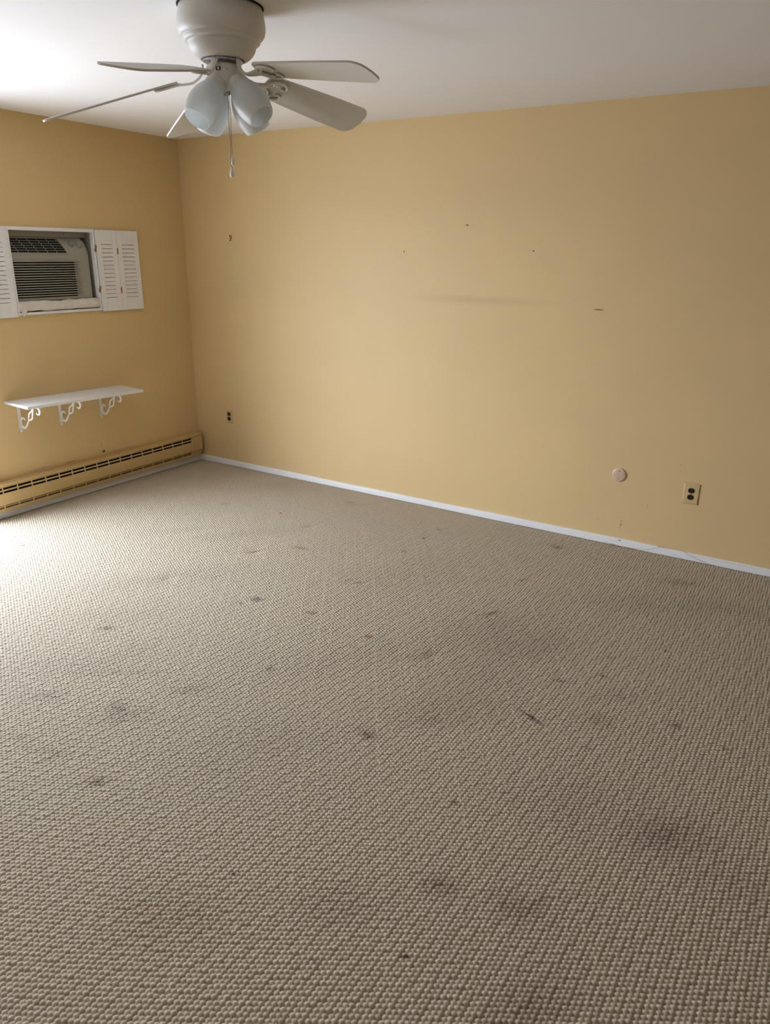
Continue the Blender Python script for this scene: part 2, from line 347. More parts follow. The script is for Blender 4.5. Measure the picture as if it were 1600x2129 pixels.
# keep only what lies in and near the view: right of a line near the camera and left-front of the frame
def side(x0, y0, x1, y1): return (x1-x0)*(GY-y0)-(y1-y0)*(GX-x0)
keep = (side(-.05, -2.95, 2.9, -4.28) > 0) & (side(2.9, -4.1, 5.05, -2.75) > 0) & (GX > .0) & (GX < 4.95)
cell = keep[:-1, :-1] & keep[1:, :-1] & keep[:-1, 1:] & keep[1:, 1:]
used = np.zeros(GX.shape, bool)
used[:-1, :-1] |= cell; used[1:, :-1] |= cell; used[:-1, 1:] |= cell; used[1:, 1:] |= cell
idx = -np.ones(GX.shape, np.int64); nv = int(used.sum()); idx[used] = np.arange(nv)
co = np.stack([GX[used], GY[used], GZ[used]], 1).astype(np.float32)
ci, cj = np.nonzero(cell)
quads = np.stack([idx[ci, cj], idx[ci, cj+1], idx[ci+1, cj+1], idx[ci+1, cj]], 1)
# coarse continuation outside the finely built part
base = np.array([(0, 0, -.012), (RX, 0, -.012), (RX, RY, -.012), (-WT, RY, -.012), (-WT, DY1, -.012), (-WT, DY0, -.012), (0, DY0, -.012)], np.float32)
co = np.concatenate([co, base]); nq = len(quads)
me = bpy.data.meshes.new('floor')
me.vertices.add(len(co)); me.vertices.foreach_set('co', co.ravel())
loops = np.concatenate([quads.ravel(), np.arange(nv, nv+7)[::-1]]).astype(np.int32)
me.loops.add(len(loops)); me.loops.foreach_set('vertex_index', loops)
starts = np.concatenate([np.arange(nq)*4, [nq*4]]).astype(np.int32)
me.polygons.add(nq+1); me.polygons.foreach_set('loop_start', starts)
me.update(calc_edges=True); me.validate()
me.polygons.foreach_set('use_smooth', np.ones(len(me.polygons), bool))
def attr(nm, arr):
    a = me.attributes.new(nm, 'FLOAT', 'POINT'); a.data.foreach_set('value', np.concatenate([arr[used].astype(np.float32), np.zeros(7, np.float32)]))
attr('stain', stain); attr('brown', hue1); attr('tan', hue2)
M_carpet = bpy.data.materials.new('beige_loop_carpet'); M_carpet.use_nodes = True
t = M_carpet.node_tree; b = t.nodes['Principled BSDF']; L = t.links.new
b.inputs['Roughness'].default_value = 0.85; b.inputs['Specular IOR Level'].default_value = 0.25
b.inputs['Sheen Weight'].default_value = 0.25; b.inputs['Sheen Roughness'].default_value = 0.45
g = t.nodes.new('ShaderNodeNewGeometry')
def noise(scale, det=3, vec=None):
    n_ = t.nodes.new('ShaderNodeTexNoise'); n_.inputs['Scale'].default_value = scale; n_.inputs['Detail'].default_value = det
    L(vec or g.outputs['Position'], n_.inputs['Vector']); return n_.outputs[0]
def rng_(v, a, b_, c, d):
    n_ = t.nodes.new('ShaderNodeMapRange'); n_.inputs[1].default_value = a; n_.inputs[2].default_value = b_; n_.inputs[3].default_value = c; n_.inputs[4].default_value = d
    L(v, n_.inputs[0]); return n_.outputs[0]
def mixc(fac, a, b_):
    n_ = t.nodes.new('ShaderNodeMix'); n_.data_type = 'RGBA'
    if isinstance(fac, float): n_.inputs[0].default_value = fac
    else: L(fac, n_.inputs[0])
    for s_, v in ((6, a), (7, b_)):
        if isinstance(v, tuple): n_.inputs[s_].default_value = (*v, 1)
        else: L(v, n_.inputs[s_])
    return n_.outputs[2]
CB = (0.44, 0.385, 0.315)
c1 = mixc(rng_(noise(1.3, 5), .35, .65, 0, 1), (0.485, 0.405, 0.285), (0.46, 0.388, 0.278))
c2 = mixc(rng_(noise(9, 3), .4, .7, 0, .35), c1, (0.45, 0.372, 0.25))
c3 = mixc(rng_(noise(95, 2), .35, .7, 0, .5), c2, (0.38, 0.32, 0.22))
c4 = mixc(rng_(noise(900, 2), .35, .65, 0, .35), c3, (0.60, 0.53, 0.41))
def at(nm):
    n_ = t.nodes.new('ShaderNodeAttribute'); n_.attribute_name = nm; return n_.outputs['Fac']
c5 = mixc(at('stain'), c4, (0.120, 0.090, 0.066))
c6 = mixc(rng_(at('brown'), 0, 1, 0, .55), c5, (0.14, 0.075, 0.035))
c7 = mixc(rng_(at('tan'), 0, 1, 0, .85), c6, (0.36, 0.16, 0.035))
L(c7, b.inputs['Base Color'])
mpn = t.nodes.new('ShaderNodeMapping'); mpn.inputs['Rotation'].default_value = (0, 0, .9); mpn.inputs['Scale'].default_value = (1, 3.2, 1)
L(g.outputs['Position'], mpn.inputs['Vector'])
bp = t.nodes.new('ShaderNodeBump'); bp.inputs['Strength'].default_value = .55; bp.inputs['Distance'].default_value = .0016
L(noise(330, 2, mpn.outputs[0]), bp.inputs['Height']); L(bp.outputs[0], b.inputs['Normal'])
me.materials.append(M_carpet)
fo = bpy.data.objects.new('floor', me); C.objects.link(fo); fo['kind'] = 'structure'

# ------------------------------------------------------------------ frame round the air conditioner opening
FO = (-1.482, -.833, 1.262, 1.794)
link('trim_1', B(((-.02, OY0-.0, 1.772), (.016, OY1+.0, 1.793)), ((-.16, OY0, 1.264), (.018, OY1, 1.2795)),
                 ((-.018, OY1-.013, 1.2795), (.016, OY1, 1.772)), ((-.018, OY0, 1.2795), (.016, OY0+.013, 1.772)), bev=.0015), M_white, kind='structure')
# painted sleeve lining inside the wall
slv = B(((-.075, OY0+.014, 1.738), (-.060, OY1-.014, 1.786)), ((-.20, OY0+.014, 1.7725), (-.021, OY1-.014, 1.786)),
        ((-.20, OY1-.009, 1.2800), (-.0185, OY1-.0005, 1.77)), ((-.20, OY0+.0005, 1.2800), (-.0185, OY0+.009, 1.77)))
box(slv, (-WT+.002, OY0+.002, OZ0+.002), (-WT+.012, OY1-.002, OZ1-.002))
sv = link('trim_2', slv, M_box, kind='structure')
for (y, z) in ((-1.012, 1.764), (-1.019, 1.758), (-1.402, 1.765)):
    sh = lathe([(0, 0), (.0028, 0), (.0028, .004), (0, .004)], 10, None, Matrix.Translation((-.0595, y, z)) @ Matrix.Rotation(math.pi/2, 4, 'Y') @ Matrix.Translation((0, 0, -.003)))
    link('screw', sh, M_black, sv)

# ------------------------------------------------------------------ air conditioner
ac = thing('air_conditioner', (-.02, -1.155, 1.345), 'aged grey window air conditioner set in the left wall between white shutters', 'air conditioner')
def acp(o): o.location = -Vector(ac.location); return o
AY0, AY1, AZ0, AZ1 = -1.447, -.862, 1.347, 1.738
# body section (x, z) from bottom to top, curved forehead
def acx(z):
    if z < 1.62: return -.006
    s = (z-1.62)/(AZ1-1.62)
    return -.006-.060*s**2.0
zsn = [AZ0, AZ0+.006]+[AZ0+.006+(AZ1-AZ0-.006)*i/40 for i in range(1, 41)]
bm = bmesh.new(); cols = []
ysn = [AY0+(AY1-.05-AY0)*i/24 for i in range(25)]+[AY1-.05+.05*math.sin(a*math.pi/18) for a in range(1, 10)]
for y in ysn:
    e_ = max(0, (y-(AY1-.05))/.05); ins = .035*(1-math.sqrt(max(0, 1-e_*e_)))
    col = []
    for z in zsn:
        # round the top right corner
        zz = z
        if e_ > 0: zz = AZ0+(z-AZ0)*(1-.14*(1-math.sqrt(max(0, 1-e_*e_))))
        x = acx(zz)-ins-(.004 if z == AZ0 else 0)
        col.append(bm.verts.new((x, y, zz)))
    cols.append(col)
for a, b_ in zip(cols, cols[1:]):
    for j in range(len(zsn)-1): bm.faces.new((a[j], b_[j], b_[j+1], a[j+1]))
back = []
for col in (cols[0], cols[-1]): back.append([bm.verts.new((-.19, v.co.y, v.co.z)) for v in col])
for col, bk, fl in ((cols[0], back[0], 1), (cols[-1], back[1], -1)):
    for j in range(len(zsn)-1): bm.faces.new((col[j], col[j+1], bk[j+1], bk[j]))
for j in (0, -1):
    for a, b_ in zip(cols, cols[1:]):
        try: bm.faces.new((a[j], b_[j], bm.verts.new((-.19, b_[j].co.y, b_[j].co.z)), bm.verts.new((-.19, a[j].co.y, a[j].co.z))))
        except Exception: pass
acp(link('casing', bm, M_ac, ac, smooth=True))
# discharge grille at the top
GY0, GY1, GZ0, GZ1 = -1.446, -1.044, 1.640, 1.727
def fr_rect(y0, y1, z0, z1, t_, off):
    bmx = bmesh.new()
    def xs(z): return acx(z)+off
    return bmx
bm = bmesh.new()
N = 10
def strip(bm, y0, y1, z0, z1, off, thick=.004, n=6, shear=0, sh0=0):
    """patch lying on the curved front; its right edge leans by shear, its left edge by sh0"""
    g_ = []
    for i in range(n+1):
        z = z0+(z1-z0)*i/n; x = acx(z)+off; a_, c_ = y0+sh0*(z-z0), y1+shear*(z-z0)
        g_.append([bm.verts.new((x, a_, z)), bm.verts.new((x, c_, z)), bm.verts.new((x-thick, c_, z)), bm.verts.new((x-thick, a_, z))])
    for a, b_ in zip(g_, g_[1:]):
        for j in range(4): bm.faces.new((a[j], a[(j+1) % 4], b_[(j+1) % 4], b_[j]))
    bm.faces.new(g_[0][::-1]); bm.faces.new(g_[-1])
bmd = bmesh.new()
poly = []
SH = .62
strip(bmd, GY0, GY1-.0, GZ0, GZ1, .0012, .003, 8, -.42)
gr = acp(link('discharge_grille', bmd, M_dark, ac))
bm = bmesh.new()
for k in range(7):                                   # long horizontal vanes
    z = GZ0+(GZ1-GZ0)*k/6
    y1 = GY1-.42*(z-GZ0)
    strip(bm, GY0, y1, z-.0013, z+.0013, .004, .004, 1)
for k in range(9):                                   # short upright dividers, staggered
    for j in range(6):
        za = GZ0+(GZ1-GZ0)*j/6; zb = GZ0+(GZ1-GZ0)*(j+1)/6
        y = GY0+.015+.068*k+.008*(5-j)
        if y < GY1-.42*(zb-GZ0)-.01: strip(bm, y-.0011, y+.0011, za, zb, .0032, .003, 1)
v_ = acp(link('vane', bm, M_acg, gr)); v_.location = (0, 0, 0)
bm = bmesh.new()
strip(bm, GY1-.001, GY1+.006, GZ0-.002, GZ1, .0045, .006, 6, -.42, -.42)
strip(bm, GY0, GY1+.004, GZ0-.006, GZ0-.0015, .0045, .006, 1)
strip(bm, GY0, GY1-.035, GZ1, GZ1+.005, .0045, .006, 1)
v_ = link('grille_rim', bm, M_ac, gr)
# intake louvres
bm = bmesh.new(); LZ0, LZ1 = 1.366, 1.592; nl = 15
acp(link('intake_recess', B(((-.012, AY0+.001, LZ0), (-.0052, -1.0, LZ1))), M_dark, ac))
for k in range(nl):
    z0 = LZ0+(LZ1-LZ0)*k/nl; hz = (LZ1-LZ0)/nl
    y1 = -.998
    poly = [(-.0050, z0+hz*.58), (.0050, z0+hz*.55), (.0058, z0+hz*.66), (.0040, z0+hz*.92), (-.0050, z0+hz*1.0)]
    nY = 10; rws = []
    for i in range(nY+1):
        y = AY0+(y1+.03-AY0)*min(1, i/(nY-4)) if i <= nY-4 else (y1+.03-.0)+( .0)
        if i > nY-4: y = (y1+.03)+(i-(nY-4))*.012
        fade = 0 if i <= nY-4 else (i-(nY-4))/4
        y = y-.03-.0
        rws.append([bm.verts.new((a*(1-fade)+(-.0062)*fade if a > -.005 else a, y, b_)) for a, b_ in poly])
    for a, b_ in zip(rws, rws[1:]):
        for j in range(len(poly)): bm.faces.new((a[j], a[(j+1) % len(poly)], b_[(j+1) % len(poly)], b_[j]))
    bm.faces.new(rws[0][::-1]); bm.faces.new(rws[-1])
acp(link('louvre_panel', bm, M_ac, ac, smooth=True))
# control area, seam, dials, button
bm = bmesh.new(); strip(bm, AY0, -1.005, 1.6195, 1.6212, .0006, .003, 1)
acp(link('seam', bm, M_acg, ac))
for (y, z, mt) in ((-.990, 1.700, 'a'), (-.932, 1.693, 'b')):
    x = acx(z); sl_ = math.atan(.060*2*((z-1.62)/(AZ1-1.62))/(AZ1-1.62))
    mtx = Matrix.Translation((x, y, z)) @ Matrix.Rotation(-sl_, 4, 'Y') @ Matrix.Rotation(math.pi/2, 4, 'Y')
    bm = lathe([(0, .0008), (.0225, .0008), (.0225, .0015), (.0205, .0015), (.0205, .0010), (0, .0010)], 32, None, mtx)
    dd = acp(link('dial', bm, M_acl, ac, smooth=True))
    bm = lathe([(.0175, 0), (.0165, .009), (.0145, .011), (0, .011)], 28, None, mtx)
    kb = link('knob', bm, M_knob, dd, smooth=True)
    bm = bmesh.new(); box(bm, (-.002, -.014, .0105), (.002, .014, .0135), .0006); bmesh.ops.transform(bm, matrix=mtx @ Matrix.Rotation(.6, 4, 'Z'), verts=bm.verts)
    link('pointer', bm, M_ac, dd)
    bm = bmesh.new(); box(bm, (.024, -.008, .0006), (.0262, .008, .0012)); box(bm, (.010, .0232, .0006), (.016, .0255, .0012)); bmesh.ops.transform(bm, matrix=mtx, verts=bm.verts)
    link('printed_mark', bm, M_blue if mt == 'a' else M_acl, dd)
bm = lathe([(.0075, -.002), (.0075, .0022), (.0058, .0030), (.0052, .0014), (0, .0014)], 20, None, Matrix.Translation((acx(1.637)-.003, -.889, 1.637)) @ Matrix.Rotation(math.pi/2, 4, 'Y'))
acp(link('round_badge', bm, M_acl, ac, smooth=True))

# rolled cloth stuffed along the sill
bm = bmesh.new(); rings = []
nr, na = 46, 20
for i in range(nr+1):
    s = i/nr; y = -1.452+(.603)*s
    cz = 1.3140+.002*math.sin(s*9)+(.0015 if s > .9 else 0); cx = -.004+.003*math.sin(s*7+1)
    rr = .0325+.0016*math.sin(s*23)+.0012*math.sin(s*41+1); ring = []
    for k in range(na):
        a = 2*math.pi*k/na
        wob = 1+.04*math.sin(a*3+s*14)+.03*math.sin(a*5-s*31)
        ring.append(bm.verts.new((cx+.026*wob*math.cos(a)*(rr/.0325), y+.003*math.sin(a*2), cz+rr*.98*wob*math.sin(a))))
    rings.append(ring)
for a, b_ in zip(rings, rings[1:]):
    for j in range(na): bm.faces.new((a[j], a[(j+1) % na], b_[(j+1) % na], b_[j]))
bm.faces.new(rings[0][::-1]); bm.faces.new(rings[-1])
cl = thing('rolled_cloth', (0, -1.15, 1.281), 'off white cloth rolled up and wedged under the air conditioner', 'cloth')
o_ = link('roll', bm, M_cloth, cl, smooth='all'); o_.location = (0, 1.15, -1.281)
bm = bmesh.new(); g_ = []
flap = [(-1.440, 1.292, .021), (-1.436, 1.276, .0215), (-1.425, 1.262, .0225), (-1.417, 1.256, .0235)]
for i, z in enumerate((1.305, 1.290, 1.276, 1.262, 1.252)):
    row = []
    for j in range(9):
        s = j/8; wd = (1-i/4.6)
        y = -1.434+(s-.45)*.058*wd+.004; x = .0225+.0018*math.sin(s*6+i)
        row.append(bm.verts.new((x, y, z+.004*s)))
    g_.append(row)
for a, b_ in zip(g_, g_[1:]):
    for j in range(8): bm.faces.new((a[j], a[j+1], b_[j+1], b_[j]))
ge = bmesh.ops.extrude_face_region(bm, geom=bm.faces[:]); bmesh.ops.translate(bm, vec=(.0022, 0, 0), verts=[v for v in ge['geom'] if isinstance(v, bmesh.types.BMVert)])
o_ = link('loose_corner', bm, M_cloth, cl, smooth='all'); o_.location = (0, 1.15, -1.281)

# ------------------------------------------------------------------ bifold shutters
def shutter_panel(y0, y1, z0, z1, x0=.004, th=.017, hinges=()):
    st, tp = .040, .068
    root = None
    bm = B(((x0, y0, z0), (x0+th, y0+st, z1)), ((x0, y1-st, z0), (x0+th, y1, z1)),
           ((x0+.001, y0+st, z1-tp), (x0+th-.001, y1-st, z1)), ((x0+.001, y0+st, z0), (x0+th-.001, y1-st, z0+tp+.02)), bev=.0015)
    return bm, (y0+st, y1-st, z0+tp+.02, z1-tp, x0, th)
def shutters(name, spans, z0, z1, label, hinge_ys, jamb):
    base = thing(name, (0, spans[0][0], z0), label, 'shutter')
    off = -Vector(base.location)
    for (y0, y1) in spans:
        bm, (a, b_, c, d, x0, th) = shutter_panel(y0, y1, z0, z1)
        p = link('shutter_panel', bm, M_shut, base); p.location = off
        n = 14; hz = (d-c)/n; bm = bmesh.new()
        for k in range(n):
            zc = c+hz*k
            prism(bm, [(x0+th-.0100, zc+.0030), (x0+th-.0010, zc+.0028), (x0+th-.0030, zc+hz-.0001), (x0+th-.0120, zc+hz-.0004)], a-.001, b_+.001, lambda p_, q_, e_: (p_, e_, q_))
        link('louvres', bm, M_shut, p)
    for hy, hz_ in hinge_ys:
        bm = bmesh.new(); lathe([(0, -.021), (.0032, -.021), (.0032, .021), (0, .021)], 10, bm, Matrix.Translation((.0225, hy, hz_)))
        box(bm, (.0205, hy-.006, hz_-.018), (.0222, hy+.006, hz_+.018))
        p = link('hinge', bm, M_brass, base, smooth=True); p.location = off
    for hy, hz_ in jamb:
        bm = bmesh.new(); lathe([(0, -.020), (.0035, -.020), (.0035, .020), (0, .020)], 10, bm, Matrix.Translation((.0205, hy, hz_)))
        box(bm, (.0165, hy-.008, hz_-.022), (.0182, hy-.001, hz_+.001)); box(bm, (.0215, hy-.001, hz_+.001), (.0230, hy+.009, hz_+.021))
        p = link('hinge', bm, M_brass, base, smooth=True); p.location = off
    return base
ZS0, ZS1 = 1.256, 1.791
shutters('bifold_shutter', [(-.8285, -.6575), (-.6555, -.4700)], ZS0, ZS1, 'white bifold louvred shutter folded open flat right of the air conditioner',
         [(-.6565, 1.655), (-.6565, 1.393)], [(-.836, 1.672), (-.836, 1.405)])
shutters('bifold_shutter', [(-1.652, -1.4665), (-1.840, -1.654)], ZS0-.0, ZS1, 'white louvred shutter left of the air conditioner, cut off by the photo edge',
         [(-1.653, 1.655), (-1.653, 1.393)], [])

# ------------------------------------------------------------------ wall shelf on scroll brackets
slf = thing('wall_shelf', (0, -1.19, .735), 'white wall shelf board resting on three scroll brackets, left wall', 'shelf')
bm = B(((.001, -.4525, -.017), (.246, .4525, 0)), bev=.002, seg=2)
o_ = link('board', bm, M_white, slf); o_.rotation_euler = (math.radians(-1.35), math.radians(2.0), 0)
def bracket(y, label, first=None):
    if first is None:
        o = thing('shelf_bracket', (0, y, .52), label, 'bracket', 'scroll brackets under the wall shelf')
        # wall strap with rounded foot and screws
        bm = bmesh.new()
        pl = [(-.0095, .182), (-.0105, .03), (-.009, .006), (-.004, -.006), (.004, -.006), (.009, .006), (.0105, .03), (.0095, .182)]
        prism(bm, pl, .0005, .0040, lambda a, b_, d: (d, a, b_), bev=.0006)
        link('wall_strap', bm, M_white, o)
        bm = B(((.004, -.0095, .178), (.238, .0095, .182)), bev=.0006)
        link('shelf_strap', bm, M_white, o)
        bm = bmesh.new(); up = (0, 1, 0)
        z0 = .52
        def S(pts, ra=.0042, rb=.0035, tp=None): sweep(bm, [(a, 0, b_-z0) for a, b_ in pts], ra*1.35, rb*1.3, up, 8, taper=tp, smooth=6)
        tpr = lambda s: .75+.55*math.sin(math.pi*min(1, s*1.1))
        S([(.060, .601), (.047, .611), (.028, .610), (.013, .594), (.011, .570), (.024, .552), (.046, .549), (.066, .562), (.084, .584), (.102, .608)], .0050, tp=tpr)
        S([(.160, .684), (.170, .697), (.186, .7), (.205, .7), (.222, .693), (.230, .676), (.222, .660), (.205, .655), (.192, .663)], .0048, tp=tpr)
        # open diamond in the middle
        S([(.100, .606), (.105, .628), (.112, .650)], .0042); S([(.112, .650), (.132, .662), (.162, .686)], .0042)
        S([(.100, .606), (.122, .611), (.142, .622)], .0042); S([(.142, .622), (.149, .648), (.162, .686)], .0042)
        link('scroll', bm, M_white, o, smooth=True)
        for z in (.012, .150):
            bm = lathe([(.0038, 0), (.0038, .0015), (.002, .0028), (0, .0030)], 12, None, Matrix.Translation((.004, 0, z)) @ Matrix.Rotation(math.pi/2, 4, 'Y'))
            link('screw', bm, M_steel, o)
        return o
    o = first.copy(); C.objects.link(o); o.location = (0, y, .52-.0); o['label'] = label
    for ch in first.children:
        c_ = ch.copy(); C.objects.link(c_); c_.parent = o
    return o
b1 = bracket(-1.555, 'white scroll bracket under the left end of the wall shelf, nearest the window light')
b2 = bracket(-1.258, 'white scroll bracket under the middle of the wall shelf', b1)
b3 = bracket(-.928, 'white scroll bracket under the right end of the wall shelf', b1)
b1.location.z = .535; b2.location.z = .528; b3.location.z = .520

# ------------------------------------------------------------------ baseboard heater
ht = thing('baseboard_heater', (0, -.035, .047), 'long yellow painted metal baseboard heater with black vent slots, left wall', 'heater')
HY1, HY0 = -.035, -1.895
def hp(o): o.location = -Vector(ht.location); return o
# cover: back, top, lip, with slot rows left open
def ybox(bm, x0, x1, z0, z1, y0=HY0, y1=HY1, bev=0): box(bm, (x0, y0, z0), (x1, y1, z1), bev)
bm = bmesh.new()
prism(bm, [(0, .238), (.062, .2375), (.0695, .2345), (.0700, .2215), (.0655, .2205), (.0650, .2310), (0, .2335)], HY0, HY1, lambda a, b_, d: (a, d, b_))
hp(link('top_cover', bm, M_heat, ht, smooth=True))
hp(link('back_plate', B(((0, HY0, .049), (.006, HY1, .233))), M_dark, ht))
hp(link('heating_element', B(((.008, HY0, .05), (.046, HY1-.12, .20))), M_dark, ht))
# front cover with two rows of upper slots, a plain band, and two rows of lower slots
per = .1023; sl0 = -.150
def slots_y():
    out_ = []; k = 0
    while sl0-per*k-.092 > HY0: out_.append((sl0-per*k-.094, sl0-per*k)); k += 1
    return out_
SY = slots_y()
def slotted(bm, xa, xb, z0, z1, rows):
    """sheet from (xa,z0) to (xb,z1), rows=(za,zb) slots at fractional z; sheet follows straight line"""
    th = .0016
    X_ = lambda z: xa+(xb-xa)*(z-z0)/(z1-z0)
    def q(y0, y1, za, zb):
        v = [bm.verts.new(p) for p in ((X_(za), y0, za), (X_(za), y1, za), (X_(zb), y1, zb), (X_(zb), y0, zb))]
        w_ = [bm.verts.new((p.co.x-th, p.co.y, p.co.z)) for p in v]
        bm.faces.new(v); bm.faces.new(w_[::-1])
        for i in range(4): bm.faces.new((v[i], w_[i], w_[(i+1) % 4], v[(i+1) % 4]))
    zc = z0
    for za, zb in rows:
        if za > zc: q(HY0, HY1-.001, zc, za)
        ye = HY1-.001
        for (a, b_) in SY: q(b_, ye, za, zb); ye = a
        q(HY0, ye, za, zb); zc = zb
    if zc < z1: q(HY0, HY1-.001, zc, z1)
bm = bmesh.new()
slotted(bm, .0690, .0640, .176, .218, [(.179, .1915), (.2010, .2135)])
hp(link('upper_vent', bm, M_heat, ht))
bm = bmesh.new()
prism(bm, [(.0690, .1765), (.0705, .1765), (.0715, .109), (.0690, .1025), (.064, .100), (.064, .1015), (.0682, .1045), (.0700, .110)], HY0, HY1-.001, lambda a, b_, d: (a, d, b_))
hp(link('front_panel', bm, M_heat, ht, smooth=True))
bm = bmesh.new()
slotted(bm, .050, .0625, .050, .0990, [(.0735, .0762), (.0785, .0860), (.0925, .0965)])
hp(link('lower_vent', bm, M_heat, ht))
bm = bmesh.new()
prism(bm, [(.001, .0485), (.046, .0485), (.050, .062), (.062, .086), (.0655, .094), (.0735, .103), (.0722, .150), (.0722, .2225), (.0715, .238), (.001, .240)], HY1-.003, HY1+.001, lambda a, b_, d: (a, d, b_), bev=.0008)
hp(link('end_cap', bm, M_heat, ht))
# plain sleeve piece next to the end cap
bm = bmesh.new(); ybox(bm, .0660, .0700, .176, .2185, HY1-.098, HY1-.003); ybox(bm, .0700, .0722, .104, .1765, HY1-.098, HY1-.003)
hp(link('end_sleeve', bm, M_heat, ht))

# ------------------------------------------------------------------ outlets and round cover on the back wall
def outlet(x, z, w_, h_, label, pm, scuff=False):
    o = thing('wall_outlet', (x, 0, z), label, 'outlet')
    bm = bmesh.new(); box(bm, (-w_/2, -.0065, -h_/2), (w_/2, 0, h_/2))
    fr_ = [e_ for e_ in bm.edges if all(abs(v.co.y+.0065) < 1e-5 for v in e_.verts)]
    bmesh.ops.bevel(bm, geom=fr_, offset=.0095, segments=4, affect='EDGES', profile=.55)
    link('cover_plate', bm, pm, o, smooth=True)
    for s in (1, -1):
        pts = []
        for k in range(48):
            a = 2*math.pi*k/48; xx = .0172*math.cos(a); zz = .0172*math.sin(a); zz = max(-.0142, min(.0142, zz)); pts.append((xx, zz+s*.0195))
        bm = bmesh.new(); prism(bm, pts, -.0085, -.005, lambda a, b_, d: (a, d, b_), bev=0)
        rc = link('receptacle', bm, M_black, o)
        bm = B(((-.0073, -.0092, s*.0195+.001), (-.0055, -.0086, s*.0195+.009)), ((.0055, -.0092, s*.0195+.002), (.0070, -.0086, s*.0195+.008)))
        link('slot', bm, M_lag, rc)
    bm = lathe([(.0042, 0), (.0040, .0012), (.002, .0020), (0, .0021)], 14, None, Matrix.Translation((0, -.0064, 0)) @ Matrix.Rotation(math.pi/2, 4, 'X'))
    link('screw', bm, M_brass, o, smooth=True)
    return o
outlet(3.8935, .3965, .089, .124, 'large cream outlet with two black sockets, right end of the yellow wall', M_ivory)
outlet(.365, .408, .068, .113, 'small wall coloured outlet with black sockets beside the heater corner', M_heat)
rcv = thing('round_cover_plate', (3.482, 0, .440), 'round beige blank cover plate with two small screws on the yellow wall', 'cover plate')
bm = lathe([(.0425, 0), (.0420, .003), (.0395, .0065), (.034, .0085), (.025, .0095), (0, .0100)], 56, None, Matrix.Rotation(math.pi/2, 4, 'X'))
link('disc', bm, M_pink, rcv, smooth='all')
for s in (1, -1):
    bm = lathe([(.0030, 0), (.0028, .0012), (0, .0014)], 12, None, Matrix.Translation((0, -.0090, s*.0235)) @ Matrix.Rotation(math.pi/2, 4, 'X'))
    link('screw', bm, M_black, rcv)

# ------------------------------------------------------------------ picture hook and nails left in the wall
bm = bmesh.new()
sweep(bm, [(-.012, -.003, .016), (-.008, -.005, .004), (-.002, -.006, -.006), (.001, -.006, -.016), (.0, -.010, -.021), (-.005, -.011, -.018), (-.008, -.010, -.012)], .0018, n=6)
sweep(bm, [(.010, -.003, .008), (.005, -.005, -.002), (.001, -.006, -.012)], .0017, n=6)
sweep(bm, [(-.012, -.003, .017), (-.003, -.006, .013), (.008, -.003, .016)], .0020, n=6)
lathe([(0, 0), (.003, 0), (.003, .010), (0, .010)], 10, bm, Matrix.Translation((-.004, 0, .014)) @ Matrix.Rotation(math.pi/2, 4, 'X'))
hk = tag(link('picture_hook', bm, M_rust), 'small rusty picture hook left in the wall near the corner', 'hook'); hk.location = (.484, 0, 1.757)
def nail(x, z, ln, label):
    bm = bmesh.new(); mt_ = Matrix.Rotation(math.pi/2+.25, 4, 'X')
    lathe([(0, -.004), (.0010, -.004), (.0010, ln), (.0028, ln), (.0028, ln+.001), (0, ln+.0012)], 10, bm, mt_)
    return_ = tag(link('nail', bm, M_rust), label, 'nail'); return_.location = (x, 0, z); return return_
nail(2.404, 1.833, .010, 'dark nail in the yellow wall, highest of the small marks')
nail(1.966, 1.678, .007, 'small nail in the yellow wall left of the highest nail')
nail(2.838, 1.691, .007, 'small nail in the yellow wall right of the highest nail')
# thin cord tacked along the baseboard at the right
bm = bmesh.new()
sweep(bm, [(3.44, -.0155, .006), (3.56, -.0165, .002), (3.66, -.0165, .007), (3.71, -.0160, .018), (3.75, -.0145, .036), (3.78, -.011, .0475), (3.84, -.010, .0475), (3.90, -.0105, .0468), (3.935, -.0145, .034),
           (3.985, -.0165, .018), (4.04, -.0165, .006), (4.10, -.0165, .001)], .0012, n=6)
tag(link('cord', bm, M_cord, smooth=True), 'thin cord running along the baseboard near the large outlet', 'cord')

# ------------------------------------------------------------------ ceiling fan
FX, FY, FZ = 2.4988, -2.1552, 2.2581
fan = thing('ceiling_fan', (FX, FY, H), 'cream five blade ceiling fan with four frosted glass lamps', 'ceiling fan')
ZO = -H
def P(prof): return [(a, b_+ZO) for a, b_ in prof]
mh = link('motor_housing', lathe(P([(0, 2.4395), (.134, 2.4395), (.1385, 2.434), (.1415, 2.424), (.1455, 2.405), (.1478, 2.388), (.1474, 2.374), (.1445, 2.362), (.1395, 2.3535), (.1340, 2.3495), (.1305, 2.3480), (.1292, 2.3450), (.1288, 2.3400), (.1255, 2.3350), (.1200, 2.3325), (.1155, 2.3318), (.1138, 2.3290), (.1128, 2.3220), (.1095, 2.3120), (.1030, 2.3020), (.0945, 2.2930), (.0850, 2.2865), (.0765, 2.2825), (.0745, 2.2825), (.0740, 2.2850),
    (.0725, 2.2950), (.0715, 2.3100), (0, 2.3120)]), 96), M_fan, fan, smooth=True)
link('mounting_ring', lathe(P([(.1375, 2.4397), (.1435, 2.4397), (.1435, 2.4372), (.1375, 2.4372)]), 72), M_dark, fan)
link('flywheel', lathe(P([(0, 2.309), (.067, 2.309), (.067, 2.277), (.061, 2.274), (0, 2.274)]), 60), M_steel, fan, smooth=True)
